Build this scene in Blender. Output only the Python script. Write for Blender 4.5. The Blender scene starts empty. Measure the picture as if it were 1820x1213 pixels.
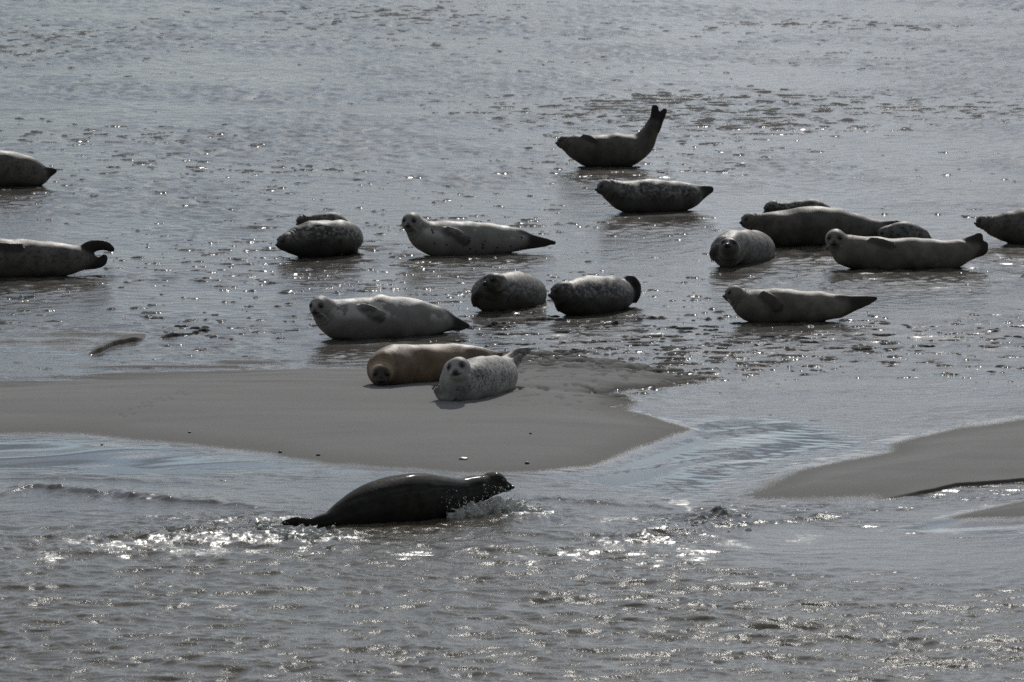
import bpy, math, random
import numpy as np
from mathutils import Vector, Matrix

C = bpy.context.scene
COL = C.collection
random.seed(7)
RNG = np.random.default_rng(7)

# ------------------------------------------------------------------ camera
F = 14000.0                       # focal length in pixels of the 1820 px wide photograph
H = 7.04                          # eye height above the water
PITCH = math.atan((606.5 + 717.0) / F)
cam = bpy.data.cameras.new("camera")
cam.sensor_width = 36.0
cam.lens = 36.0 * F / 1820.0
cam.clip_start = 0.5
cam.clip_end = 20000.0
cam.dof.use_dof = True
cam.dof.focus_distance = 73.0
cam.dof.aperture_fstop = 10.0
camo = bpy.data.objects.new("camera", cam)
camo.location = (0, 0, H)
camo.rotation_euler = (math.pi / 2 - PITCH, 0, 0)
COL.objects.link(camo)
C.camera = camo

# ------------------------------------------------------------------ light
SUN_EL, SUN_AZ = math.radians(33), math.radians(7)      # ahead of the camera, a little to the right
w = bpy.data.worlds.new("World"); C.world = w; w.use_nodes = True
nt = w.node_tree; nt.nodes.clear()
def wn(t, **k):
    n = nt.nodes.new(t)
    for a, b in k.items(): setattr(n, a, b)
    return n
wo = wn('ShaderNodeOutputWorld'); bg = wn('ShaderNodeBackground')
bg.inputs['Strength'].default_value = 0.08
sky = wn('ShaderNodeTexSky', sky_type='NISHITA', sun_disc=False, sun_elevation=SUN_EL, sun_rotation=SUN_AZ)
sky.altitude = 0; sky.air_density = 1.0; sky.dust_density = 0.15; sky.ozone_density = 4.0
tc = wn('ShaderNodeTexCoord'); sep = wn('ShaderNodeSeparateXYZ')
nt.links.new(tc.outputs['Generated'], sep.inputs[0])
zz = wn('ShaderNodeMath', operation='ABSOLUTE'); nt.links.new(sep.outputs['Z'], zz.inputs[0])
za = wn('ShaderNodeMath', operation='ADD'); nt.links.new(zz.outputs[0], za.inputs[0]); za.inputs[1].default_value = 0.10
dx = wn('ShaderNodeMath', operation='DIVIDE'); nt.links.new(sep.outputs['X'], dx.inputs[0]); nt.links.new(za.outputs[0], dx.inputs[1])
dy = wn('ShaderNodeMath', operation='DIVIDE'); nt.links.new(sep.outputs['Y'], dy.inputs[0]); nt.links.new(za.outputs[0], dy.inputs[1])
cmb = wn('ShaderNodeCombineXYZ'); nt.links.new(dx.outputs[0], cmb.inputs[0]); nt.links.new(dy.outputs[0], cmb.inputs[1])
cn = wn('ShaderNodeTexNoise'); cn.inputs['Scale'].default_value = 1.1; cn.inputs['Detail'].default_value = 6; cn.inputs['Roughness'].default_value = 0.55
nt.links.new(cmb.outputs[0], cn.inputs['Vector'])
cr = wn('ShaderNodeValToRGB'); cr.color_ramp.elements[0].position = 0.40; cr.color_ramp.elements[1].position = 0.50
nt.links.new(cn.outputs['Fac'], cr.inputs[0])
cloud = wn('ShaderNodeMix', data_type='RGBA')
cloud.inputs[6].default_value = (3.1, 3.5, 4.2, 1); cloud.inputs[7].default_value = (14.5, 15.0, 15.8, 1)
cn2 = wn('ShaderNodeTexNoise'); cn2.inputs['Scale'].default_value = 2.6; cn2.inputs['Detail'].default_value = 4
nt.links.new(cmb.outputs[0], cn2.inputs['Vector'])
cr2 = wn('ShaderNodeValToRGB'); cr2.color_ramp.elements[0].position = 0.49; cr2.color_ramp.elements[1].position = 0.57
nt.links.new(cn2.outputs['Fac'], cr2.inputs[0]); nt.links.new(cr2.outputs[0], cloud.inputs[0])
mixs = wn('ShaderNodeMix', data_type='RGBA')
front = wn('ShaderNodeMapRange', interpolation_type='SMOOTHSTEP')      # clouds kept ahead and overhead; unseen sky behind left clear for darker near sides
front.inputs['From Min'].default_value = -0.55; front.inputs['From Max'].default_value = 0.25
nt.links.new(sep.outputs['Y'], front.inputs['Value'])
cm = wn('ShaderNodeMath', operation='MULTIPLY'); nt.links.new(cr.outputs[0], cm.inputs[0]); nt.links.new(front.outputs[0], cm.inputs[1])
nt.links.new(cm.outputs[0], mixs.inputs[0]); hs = wn('ShaderNodeHueSaturation'); nt.links.new(sky.outputs[0], hs.inputs['Color'])
fs = wn('ShaderNodeMapRange'); fs.inputs['To Min'].default_value = 0.35; fs.inputs['To Max'].default_value = 0.8; nt.links.new(front.outputs[0], fs.inputs['Value']); nt.links.new(fs.outputs[0], hs.inputs['Saturation'])
fv_ = wn('ShaderNodeMapRange'); fv_.inputs['To Min'].default_value = 0.7; nt.links.new(front.outputs[0], fv_.inputs['Value']); nt.links.new(fv_.outputs[0], hs.inputs['Value'])  # sky behind the camera dimmed on purpose, weakening its fill on the seals
nt.links.new(hs.outputs[0], mixs.inputs[6]); nt.links.new(cloud.outputs[2], mixs.inputs[7])
nt.links.new(mixs.outputs[2], bg.inputs['Color']); nt.links.new(bg.outputs[0], wo.inputs[0])

sl = bpy.data.lights.new("sun", 'SUN'); sl.energy = 3.2; sl.angle = math.radians(0.5); sl.color = (1.0, 0.96, 0.90)
so = bpy.data.objects.new("sun", sl); COL.objects.link(so)
sdir = Vector((math.sin(SUN_AZ) * math.cos(SUN_EL), math.cos(SUN_AZ) * math.cos(SUN_EL), math.sin(SUN_EL)))
so.rotation_euler = sdir.to_track_quat('Z', 'Y').to_euler()
so.location = (10, 120, 40)
C.view_settings.view_transform = 'Standard'; C.view_settings.look = 'None'
C.view_settings.exposure = -0.25; C.view_settings.gamma = 1.0
C.cycles.use_denoising = False
C.cycles.max_bounces = 5
C.cycles.sample_clamp_direct = 5.0; C.cycles.sample_clamp_indirect = 4.0

# ------------------------------------------------------------------ projection between photograph and ground
cp, sp = math.cos(PITCH), math.sin(PITCH)
def ray(px, py):
    cx, cy = (px - 910.0) / F, (606.5 - py) / F
    return np.array([cx, cp + cy * sp, -sp + cy * cp])
def G(px, py, z=0.0):             # the ground point seen at a pixel
    d = ray(px, py); t = (z - H) / d[2]
    return np.array([d[0] * t, d[1] * t, z])
def U(px, py, Y):                 # the point at distance Y seen at a pixel
    d = ray(px, py); t = Y / d[1]
    return np.array([d[0] * t, Y, H + d[2] * t])
def poly(pts): return np.array([G(x, y)[:2] for x, y in pts])

# ------------------------------------------------------------------ numpy noise
_perm = np.random.default_rng(3).permutation(256); _perm = np.concatenate([_perm, _perm, _perm])
_ang = np.random.default_rng(4).random(256) * 2 * math.pi
_gx, _gy = np.cos(_ang), np.sin(_ang)
def perlin(x, y, seed=0):
    xi = np.floor(x).astype(np.int64); yi = np.floor(y).astype(np.int64)
    fx, fy = x - xi, y - yi
    u = fx * fx * fx * (fx * (fx * 6 - 15) + 10); v = fy * fy * fy * (fy * (fy * 6 - 15) + 10)
    def g(ix, iy, ax, ay):
        h = _perm[(_perm[(ix + seed * 31) & 255] + iy) & 255]
        return _gx[h] * ax + _gy[h] * ay
    a = g(xi, yi, fx, fy); b = g(xi + 1, yi, fx - 1, fy)
    c = g(xi, yi + 1, fx, fy - 1); d = g(xi + 1, yi + 1, fx - 1, fy - 1)
    return ((a + u * (b - a)) + v * ((c + u * (d - c)) - (a + u * (b - a)))) * 1.5
def fbm(x, y, o=3, seed=0, g=0.5):
    s = 0; a = 1.0
    for i in range(o):
        s = s + a * perlin(x * 2 ** i, y * 2 ** i, seed + i); a *= g
    return s
def sstep(a, b, x):
    t = np.clip((x - a) / (b - a), 0, 1); return t * t * (3 - 2 * t)
def sdpoly(P, X, Y, ys=1.0):      # signed distance, positive inside
    x, y = X, Y * ys
    px, py = P[:, 0], P[:, 1] * ys
    d = np.full(X.shape, 1e9); ins = np.zeros(X.shape, bool)
    for i in range(len(P)):
        x0, y0, x1, y1 = px[i], py[i], px[i - 1], py[i - 1]
        ex, ey = x1 - x0, y1 - y0
        t = np.clip(((x - x0) * ex + (y - y0) * ey) / (ex * ex + ey * ey + 1e-12), 0, 1)
        d = np.minimum(d, (x - x0 - t * ex) ** 2 + (y - y0 - t * ey) ** 2)
        cnd = (y0 > y) != (y1 > y)
        ins ^= cnd & (x < ex * (y - y0) / (ey if abs(ey) > 1e-9 else 1e-9) + x0)
    d = np.sqrt(d)
    return np.where(ins, d, -d)
def gauss(X, Y, px, py, rx, ry):
    g = G(px, py); return np.exp(-((X - g[0]) / rx) ** 2 - ((Y - g[1]) / ry) ** 2)

# ------------------------------------------------------------------ where the banks, the wet flat and the sea lie
BANK = poly([(-500, 690), (0, 684), (200, 668), (420, 655), (640, 648), (800, 640), (960, 640), (1120, 650), (1230, 668),
             (1180, 690), (1090, 733), (1150, 748), (1212, 766), (1150, 785), (1090, 806), (1040, 822), (950, 836), (840, 838),
             (720, 832), (620, 822), (480, 803), (300, 784), (150, 773), (0, 768), (-500, 765)])
BANK2 = poly([(2300, 700), (1820, 742), (1700, 757), (1610, 772), (1556, 788), (1562, 802), (1490, 815), (1405, 834), (1350, 862),
              (1290, 884), (1340, 898), (1450, 893), (1550, 890), (1650, 872), (1820, 858), (2300, 830)])
BANK3 = poly([(2300, 860), (1820, 884), (1720, 905), (1640, 922), (1600, 930), (1680, 934), (1820, 929), (2300, 920)])
FLAT_L = poly([(-500, 580), (0, 585), (150, 570), (260, 585), (330, 600), (200, 632), (0, 640), (-500, 640)])
FLAT_M = poly([(560, 596), (700, 606), (900, 590), (1000, 572), (930, 570), (800, 590), (650, 600)])
SEA = poly([(-900, 846), (0, 846), (300, 848), (600, 848), (900, 850), (1000, 860), (1120, 880), (1230, 904), (1330, 928),
            (1500, 940), (1620, 947), (1820, 953), (2600, 960)])
CHAN = poly([(950, 846), (1050, 828), (1100, 808), (1215, 768), (1120, 742), (1400, 740), (1560, 780), (1550, 800), (1420, 822), (1350, 850),
             (1270, 892), (1230, 904), (1120, 880), (1000, 862)])
SHEEN = poly([(-500, 766), (0, 770), (150, 776), (300, 788), (480, 806), (620, 826), (760, 842), (600, 850), (300, 850), (0, 848), (-500, 848)])
SHEEN2 = poly([(1560, 940), (1640, 928), (1820, 926), (2300, 915), (2300, 955), (1820, 955), (1640, 950)])
RUN = poly([(1330, 912), (1450, 897), (1560, 894), (1660, 876), (1820, 862), (2300, 834), (2300, 858), (1820, 882), (1700, 908), (1560, 918), (1400, 934)])
LEDGES = [([(158, 633), (180, 628), (200, 618), (230, 611), (258, 606)], 0.060, 0.075),
          ([(282, 605), (315, 600), (346, 596), (374, 589)], 0.050, 0.06),
          ([(862, 584), (900, 577), (940, 573), (980, 572)], 0.036, 0.03),
          ([(1085, 581), (1120, 573), (1150, 568), (1180, 567)], 0.040, 0.03),
          ([(1190, 570), (1240, 569), (1300, 568)], 0.028, 0.03),
          ([(1545, 894), (1580, 889), (1660, 877), (1700, 867), (1760, 863), (1830, 858), (2200, 835)], 0.032, 0.022)]

def sand_height(X, Y, want_mud=False):
    scarp_shade = np.zeros_like(X)
    """Height of the sand over the still water level z = 0."""
    wob = 0.22 * fbm(X / 1.6, Y / 3.5, 3, 11)
    up = sstep(G(910, 730)[1], G(910, 680)[1], Y)
    b1 = sdpoly(BANK, X, Y, 0.4) + wob * 0.22 + up * (0.45 * fbm(X / 2.6 + Y / 9.0, Y / 0.75, 3, 13) - 0.05)
    b2 = sdpoly(BANK2, X, Y, 0.4) + wob * 0.15
    b3 = sdpoly(BANK3, X, Y, 0.4) + wob * 0.1
    fl = sdpoly(FLAT_L, X, Y, 0.4) + wob
    fm = sdpoly(FLAT_M, X, Y, 0.4) + wob
    bank = 0.080 * sstep(-0.30 - 0.4 * up, 1.0 + 0.5 * up, b1) + 0.080 * sstep(-0.03, 0.9, b2) + 0.060 * sstep(-0.02, 0.5, b3)
    bank = bank + 0.017 * sstep(-0.5, 0.9, fl) + 0.006 * sstep(-0.4, 0.2, fl) * fbm(X / 1.4 + Y / 9.0, Y / 0.8, 3, 14) + 0.018 * sstep(-0.1, 0.3, fm)
    bank = bank + 0.010 * sstep(-0.25, 0.0, b1) + 0.008 * sstep(-0.12, 0.0, b2) + 0.006 * sstep(-0.1, 0.0, b3)
    # ripple islands: low cakes of sand that poke through the film of water in patches
    patch = fbm(X / 5.0, Y / 7.0, 3, 21)
    patch = patch + 1.0 * gauss(X, Y, 1330, 620, 2.6, 2.6) + 0.5 * gauss(X, Y, 1050, 630, 1.6, 3.0) \
                  + 0.7 * gauss(X, Y, 1450, 200, 4.5, 5.0) + 0.5 * gauss(X, Y, 300, 60, 5, 4.0) - 0.9 * gauss(X, Y, 1600, 340, 2.5, 8) \
                  - 0.8 * gauss(X, Y, 300, 150, 4.0, 9) - 0.6 * gauss(X, Y, 350, 400, 3.0, 4.5) + 0.4 * gauss(X, Y, 300, 300, 3.0, 5) \
                  - 1.2 * gauss(X, Y, 1450, 720, 3.0, 4.0) - 0.5 * gauss(X, Y, 1650, 500, 2, 3)
    q = X + 0.10 * perlin(X / 0.5, Y / 1.2, 5)
    v = np.log(np.maximum(0.20 + (Y - 70.0) * 0.007, 0.06)) / 0.007            # the marks grow broader farther out
    n = perlin(q / 0.34, v * 1.15, 31) + 0.6 * perlin(q / 0.17, v * 2.3, 32) + 0.25 * perlin(q / 0.06, v * 4.2, 33)
    isl = np.tanh((n + 0.35 * perlin(X / 0.05, Y / 0.13, 34) - 0.56 + 0.55 * patch) * 3.0)
    low = 1 - sstep(G(910, 735)[1], G(910, 700)[1], Y)
    calm = np.clip(sstep(0.15, 0.9, b1) + low * sstep(-1.0, -0.25, b1) + sstep(-0.8, -0.2, b2) + sstep(-0.4, -0.1, b3) + 0.85 * sstep(-0.4, 0.3, fl)
                   + 0.8 * sstep(-0.7, 0.0, b1) * (1 - sstep(G(600, 650)[0], G(900, 650)[0], X)), 0, 1)
    chan = sstep(-0.1, 0.15, sdpoly(CHAN, X, Y, 0.4)) + sstep(-0.1, 0.1, sdpoly(SHEEN, X, Y, 0.4))
    amp = 0.021 * (1 - calm) * (1 - np.clip(chan, 0, 1))
    z = bank - 0.004 + amp * isl + (1 - calm) * (1 - np.clip(chan, 0, 1)) * 0.004 * fbm(X / 6.0 + Y / 30.0, Y / 5.0, 2, 23)
    z = z + calm * (0.0015 * perlin(X / 0.35, Y / 1.6, 41) + 0.004 * perlin(X / 1.4, Y / 4.0, 42))
    # little hollows of the rippled half of the bank
    pit = perlin(q / 0.11, Y / 0.30, 51) + 0.4 * perlin(q / 0.05, Y / 0.16, 52)
    pitm = np.clip(1.2 * gauss(X, Y, 1070, 675, 1.3, 2.6) + 0.8 * gauss(X, Y, 1220, 665, 0.6, 1.6) + 0.6 * gauss(X, Y, 960, 690, .5, 1.2), 0, 1)
    z = z - 0.022 * pitm * sstep(0.38, 0.60, pit)
    # small eroded scarps, their steep faces towards the viewer
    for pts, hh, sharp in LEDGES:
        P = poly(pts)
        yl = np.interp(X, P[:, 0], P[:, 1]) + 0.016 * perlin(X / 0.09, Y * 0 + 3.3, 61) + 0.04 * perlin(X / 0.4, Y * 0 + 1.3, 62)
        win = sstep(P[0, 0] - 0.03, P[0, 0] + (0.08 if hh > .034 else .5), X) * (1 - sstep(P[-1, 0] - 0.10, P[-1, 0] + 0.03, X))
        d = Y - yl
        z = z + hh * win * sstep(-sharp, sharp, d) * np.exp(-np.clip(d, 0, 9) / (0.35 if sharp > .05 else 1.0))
        scarp_shade = np.maximum(scarp_shade, win * np.exp(-((d - 0.01) / (sharp + .035)) ** 4))  # mask for the shade painted on the steep faces
        z = z - 0.012 * win * np.exp(-((d + 0.35) / 0.3) ** 2)
    # a trail of small prints across the dry bank
    for i, (x, y) in enumerate(PRINTS):
        z = z - 0.016 * np.exp(-((X - x) / 0.016) ** 2 - ((Y - y) / 0.05) ** 2)
    sea = sea_dist(X, Y)
    if want_mud: return z - 0.03 * sstep(-0.1, 1.0, sea) - 0.35 * sstep(0.0, 12.0, sea), (1 - calm), scarp_shade
    return z - 0.03 * sstep(-0.1, 1.0, sea) - 0.35 * sstep(0.0, 12.0, sea)
def sea_dist(X, Y):
    return np.interp(X, SEA[:, 0], SEA[:, 1]) - Y + 0.15 * perlin(X / 0.9, Y / 4, 71)
PRINTS = []
for (x, y) in [(214, 738), (222, 741), (236, 738), (232, 731), (246, 729), (258, 727), (254, 723), (266, 722), (270, 728), (278, 717), (285, 715),
               (292, 719), (300, 714), (312, 706), (318, 700), (325, 704), (331, 698), (345, 697), (328, 709), (305, 717)]:
    g = G(x + random.uniform(-2, 2), y, 0.05); PRINTS.append((g[0], g[1]))
def ground_z(x, y):
    return float(max(sand_height(np.array([x]), np.array([y]))[0], 0.0))

# ------------------------------------------------------------------ mesh and material helpers
def mesh_from(name, V, Q, mats=(), smooth=True, attrs=None):
    me = bpy.data.meshes.new(name)
    V = np.asarray(V, np.float32); Q = np.asarray(Q, np.int32); k = Q.shape[1]
    me.vertices.add(len(V)); me.vertices.foreach_set('co', V.ravel())
    me.loops.add(Q.size); me.loops.foreach_set('vertex_index', Q.ravel())
    me.polygons.add(len(Q)); me.polygons.foreach_set('loop_start', np.arange(0, Q.size, k, dtype=np.int32))
    me.update(calc_edges=True)
    if smooth: me.polygons.foreach_set('use_smooth', np.ones(len(Q), bool))
    for n, a in (attrs or {}).items():
        me.attributes.new(n, 'FLOAT', 'POINT').data.foreach_set('value', np.asarray(a, np.float32))
    for m in mats: me.materials.append(m)
    return me
def link(name, me, parent=None, loc=None):
    o = bpy.data.objects.new(name, me); COL.objects.link(o)
    if parent is not None: o.parent = parent
    if loc is not None: o.location = loc
    return o
class NT:
    def __init__(s, name):
        s.m = bpy.data.materials.new(name); s.m.use_nodes = True; s.t = s.m.node_tree
        s.p = s.t.nodes['Principled BSDF']
    def n(s, t, **k):
        x = s.t.nodes.new(t)
        for a, b in k.items(): setattr(x, a, b)
        return x
    def l(s, a, b): s.t.links.new(a, b)
    def noise(s, vec, scale, detail=3, rough=0.5, map_scale=None):
        if map_scale:
            mp = s.n('ShaderNodeMapping'); mp.inputs['Scale'].default_value = map_scale; s.l(vec, mp.inputs[0]); vec = mp.outputs[0]
        x = s.n('ShaderNodeTexNoise'); x.inputs['Scale'].default_value = scale; x.inputs['Detail'].default_value = detail
        x.inputs['Roughness'].default_value = rough; s.l(vec, x.inputs['Vector']); return x.outputs['Fac']
    def ramp(s, fac, a, b, ca=(0, 0, 0, 1), cb=(1, 1, 1, 1)):
        r = s.n('ShaderNodeValToRGB'); e = r.color_ramp.elements
        e[0].position, e[1].position, e[0].color, e[1].color = a, b, ca, cb
        s.l(fac, r.inputs[0]); return r.outputs[0]
    def mix(s, fac, a, b):
        x = s.n('ShaderNodeMix', data_type='RGBA')
        for v, i in ((fac, 0), (a, 6), (b, 7)):
            if isinstance(v, (tuple, float, int)): x.inputs[i].default_value = v if not isinstance(v, tuple) else (*v[:3], 1)
            else: s.l(v, x.inputs[i])
        return x.outputs[2]
    def math(s, op, a, b=0.0, c=None):
        x = s.n('ShaderNodeMath', operation=op)
        for v, i in ((a, 0), (b, 1)) + (((c, 2),) if c is not None else ()):
            if isinstance(v, (float, int)): x.inputs[i].default_value = v
            else: s.l(v, x.inputs[i])
        return x.outputs[0]
    def attr(s, n):
        x = s.n('ShaderNodeAttribute'); x.attribute_name = n; return x.outputs['Fac']
    def bump(s, h, dist, strength=1.0, normal=None):
        b = s.n('ShaderNodeBump'); b.inputs['Distance'].default_value = dist
        if isinstance(strength, float): b.inputs['Strength'].default_value = strength
        else: s.l(strength, b.inputs['Strength'])
        s.l(h, b.inputs['Height'])
        if normal is not None: s.l(normal, b.inputs['Normal'])
        return b.outputs[0]
    def coord(s, k='Object'): return s.n('ShaderNodeTexCoord').outputs[k]
def plain(name, col, rough, spec=0.5):
    m = NT(name); v = m.noise(m.coord(), 60, 2)
    m.l(m.mix(v, tuple(c * 0.75 for c in col), tuple(min(1, c * 1.2) for c in col)), m.p.inputs['Base Color'])
    m.p.inputs['Roughness'].default_value = rough; m.p.inputs['Specular IOR Level'].default_value = spec
    return m.m

# ------------------------------------------------------------------ sand and water sheets
def wsp(Y): return np.maximum(0.075 * Y + 1.3, 5.0)
def sheet(rows, nu):
    dense = np.linspace(-1, 1, nu)
    out = np.array([1.06, 1.2, 1.5, 2.2, 4, 9, 25, 80])
    u = np.concatenate([-out[::-1], dense, out])
    X = u[None, :] * wsp(rows)[:, None]; Y = np.repeat(rows[:, None], len(u), 1)
    n, m = X.shape
    idx = np.arange(n * m).reshape(n, m)
    Q = np.stack([idx[:-1, :-1], idx[:-1, 1:], idx[1:, 1:], idx[1:, :-1]], -1).reshape(-1, 4)
    return X.ravel(), Y.ravel(), Q
def rows_of(*segs):
    r = [np.arange(a, b, s) for a, b, s in segs]; return np.concatenate(r)
FAR = np.array([146, 152, 165, 190, 240, 340, 600, 1200, 3000, 8000.0])
NEAR = np.array([-3000, -800, -200, -40, 5, 25, 38, 44.0])

def build_sand():
    rows = np.concatenate([NEAR, rows_of((46, 60, 0.4), (60, 73.4, 0.035), (73.4, 76.2, 0.012), (76.2, 84, 0.035), (84, 105, 0.05), (105, 145, 0.08)), FAR])
    X, Y, Q = sheet(rows, 720)
    Z, mud, scarp_shade = sand_height(X, Y, True)
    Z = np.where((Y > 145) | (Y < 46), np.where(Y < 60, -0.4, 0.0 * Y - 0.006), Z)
    me = mesh_from('sand_flat', np.stack([X, Y, Z], 1), Q, [sand_material()], attrs={'mud': mud, 'scarp_shade': scarp_shade})
    o = link('sand_flat', me); o['kind'] = 'structure'
def sand_material():
    m = NT('wet_sand'); co = m.coord()
    geo = m.n('ShaderNodeNewGeometry'); sx = m.n('ShaderNodeSeparateXYZ'); m.l(geo.outputs['Position'], sx.inputs[0])
    z = sx.outputs['Z']
    big = m.noise(co, 0.9, 5, 0.6, (1, 0.35, 1)); fine = m.noise(co, 90, 3, 0.7)
    zb = m.math('MULTIPLY_ADD', big, 0.020, m.math('ADD', z, -0.010))
    dry = m.ramp(m.math('MULTIPLY', zb, 10.0), 0.13, 0.42)      # how far the sand has drained
    grain = m.noise(co, 130, 2, 0.5, (1, 0.5, 1))
    film = m.ramp(m.math('MULTIPLY_ADD', zb, -30.0, m.math('ADD', grain, 0.08)), 0.30, 0.36)   # a film of water still lies between the grains
    wetc = m.mix(fine, (0.040, 0.038, 0.034), (0.060, 0.057, 0.051))
    wetc = m.mix(m.attr('mud'), m.mix(fine, (0.135, 0.132, 0.126), (0.175, 0.171, 0.164)), wetc)
    dryc = m.mix(fine, (0.178, 0.176, 0.172), (0.236, 0.234, 0.228))
    streak = m.noise(co, 1.0, 5, 0.65, (0.5, 1.8, 1))
    dryc = m.mix(m.math('MULTIPLY', m.ramp(streak, 0.38, 0.66), 0.22), dryc, (0.10, 0.098, 0.094))
    m.l(m.mix(m.attr('scarp_shade'), m.mix(dry, wetc, dryc), (0.022, 0.020, 0.018)), m.p.inputs['Base Color'])  # near-black over the scarp faces paints in their shade
    m.l(m.mix(film, (0.9, 0.9, 0.9), (0.07, 0.07, 0.07)), m.p.inputs['Roughness'])
    m.l(m.mix(film, (0.03, 0.03, 0.03), (0.24, 0.24, 0.24)), m.p.inputs['Specular IOR Level'])
    g = m.noise(co, 35, 4, 0.7)
    m.l(m.bump(g, 0.004, m.math('MULTIPLY_ADD', film, -0.5, 0.55)), m.p.inputs['Normal'])
    return m.m

def build_water():
    rows = np.concatenate([NEAR, rows_of((46, 50, 0.06), (50, 66, 0.022), (66, 84, 0.04), (84, 105, 0.07), (105, 145, 0.12)), FAR])
    X, Y, Q = sheet(rows, 860)
    inner = ((Y > 46) & (Y < 145)).astype(float) * (np.abs(X) < wsp(Y) * 1.01)
    d = sea_dist(X, Y)
    m1 = sstep(-0.1, 0.6, d); m2 = sstep(0.3, 5.5, d)
    z = np.zeros_like(X)
    # chop of the open water
    qx = X + 0.12 * perlin(X / 0.7, Y / 0.9, 81); qy = Y + 0.12 * perlin(X / 0.8, Y / 0.8, 82)
    r1 = 1 - np.abs(perlin(qx / 0.42, qy / 0.29, 83)) * 1.6
    r2 = 1 - np.abs(perlin(qx / 0.19 + 0.2 * qy, qy / 0.14, 84)) * 1.6
    r3 = perlin(qx / 0.13, qy / 0.12, 85)
    sw = np.sin((qy + 0.18 * qx) / 0.95 * 2 * math.pi + 2.0 * perlin(X / 2.2, Y / 2.5, 86))
    gust = 0.85 + 0.3 * perlin(X / 2.6, Y / 3.2, 87)
    z += m2 * gust * (0.021 * r1 + 0.011 * r2 + 0.004 * r3 + 0.010 * sw)
    z += m1 * (1 - m2) * (0.0035 * perlin(qx / 0.16, qy / 0.12, 88) + 0.004 * perlin(qx / 0.35, qy / 0.3, 89))
    # stirred water: the washes beside the seal and the little bores
    stir = 0
    for px, py, rx, ry, a in [(420, 930, .6, .7, 1.1), (520, 955, .45, .45, 1.3), (250, 960, .7, .5, .6), (330, 955, .7, .6, .7), (120, 975, .8, .5, .6),
                              (960, 915, .40, .5, .8), (860, 925, .5, .35, .6), (1210, 935, .42, .9, 1.0), (1290, 922, .22, .35, 1.2), (1130, 960, .5, .5, .8),
                              (1040, 890, .5, .3, .5), (700, 950, .9, .3, .5), (1500, 905, .6, .6, .45), (1700, 885, .6, .5, .4), (100, 870, .5, .3, .7), (250, 885, 0.8, .35, .6)]:
        stir = stir + a * gauss(X, Y, px, py, rx, ry)
    stir = np.clip(stir, 0, 1.4)
    rg = 1 - np.abs(perlin(qx / 0.17, qy / 0.20, 91)) * 1.8
    rg2 = 1 - np.abs(perlin(qx / 0.075, qy / 0.085, 92)) * 1.8
    z += stir * (0.018 * rg + 0.006 * rg2 + 0.012 * perlin(qx / .3, qy / .4, 93))
    # small breaking crests
    for pts, hh in [([(0, 878), (60, 868), (130, 873), (230, 885), (330, 893), (470, 905)], 0.035), ([(1105, 968), (1160, 952), (1230, 946), (1300, 936), (1420, 925), (1530, 915)], 0.03),
                    ([(1225, 932), (1270, 922), (1330, 927)], 0.06), ([(0, 850), (150, 852), (380, 860)], 0.015), ([(930, 885), (1000, 890), (1100, 898), (1210, 905)], 0.02)]:
        P = poly(pts)
        yl = np.interp(X, P[:, 0], P[:, 1]) + 0.12 * perlin(X / 0.3, Y * 0 + 9.1, 95)
        win = sstep(P[0, 0] - 0.1, P[0, 0] + 0.2, X) * (1 - sstep(P[-1, 0] - 0.3, P[-1, 0] + 0.1, X))
        dd = Y - yl
        z += hh * win * np.where(dd < 0, np.exp(-(dd / 0.10) ** 2), np.exp(-(dd / 0.35) ** 2)) * (0.75 + 0.5 * perlin(X / 0.12, Y / .3, 96))
        stir = np.maximum(stir, 0.5 * win * np.exp(-(dd / 0.25) ** 2))
    # the thin film: lazy undulations that smear the reflected clouds, long flow lines in the channel
    ch = sstep(-0.2, 0.35, sdpoly(CHAN, X, Y, 0.4)); sh = sstep(-0.1, 0.35, sdpoly(SHEEN, X, Y, 0.4)); s2 = sstep(-.05, .1, sdpoly(SHEEN2, X, Y, .4))
    run = sstep(-0.05, 0.1, sdpoly(RUN, X, Y, 0.4))
    smooth = np.clip(ch + sh + s2, 0, 1) * (1 - sstep(0.0, 0.5, d) * (1 - s2))
    wq = 0.5 * perlin(X / 1.1, Y / 2.2, 107); flow = perlin(X / 1.5 + wq, (Y - 1.6 * X) / 1.5 + wq, 101) + 0.35 * perlin(X / 0.7, (Y - 1.6 * X) / 0.6 + 2 * wq, 102)
    lazy = perlin(X / 2.2, (Y - 0.5 * X) / 1.5, 103) + 0.3 * perlin(X / 0.9, (Y - .5 * X) / 0.6, 104)
    film = (1 - np.clip(m1 + smooth, 0, 1))
    z += ch * (0.014 * flow + 0.0012 * perlin((X + .4 * Y) / 0.16, Y / 0.2, 112)) + 0.024 * (sh + s2) * lazy * (1 - m2) + run * 0.006 * perlin(qx / 0.2, qy / 0.2, 105)
    v = np.log(np.maximum(0.20 + (Y - 70.0) * 0.007, 0.06)) / 0.007
    q = X + 0.10 * perlin(X / 0.5, Y / 1.2, 5)
    rp = 1 - 2 * np.abs(perlin(q / 0.34, v * 0.85, 108)) + 0.5 * perlin(q / 0.13, v * 2.0, 109)
    lane = 0.3 + 0.7 * sstep(-0.35, 0.45, fbm(X / 4.0 + Y / 25.0, Y / 5.5, 3, 110)) * (1 - 0.75 * np.clip(gauss(X, Y, 1450, 715, 3.0, 4.5), 0, 1))
    z += film * lane * 0.0135 * rp * np.clip(Y / 80.0, 0.8, 1.6)
    # foam
    fo = fbm(X / 0.30, (Y + 0.3 * X) / 0.55, 3, 111)
    fx = 0
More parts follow.
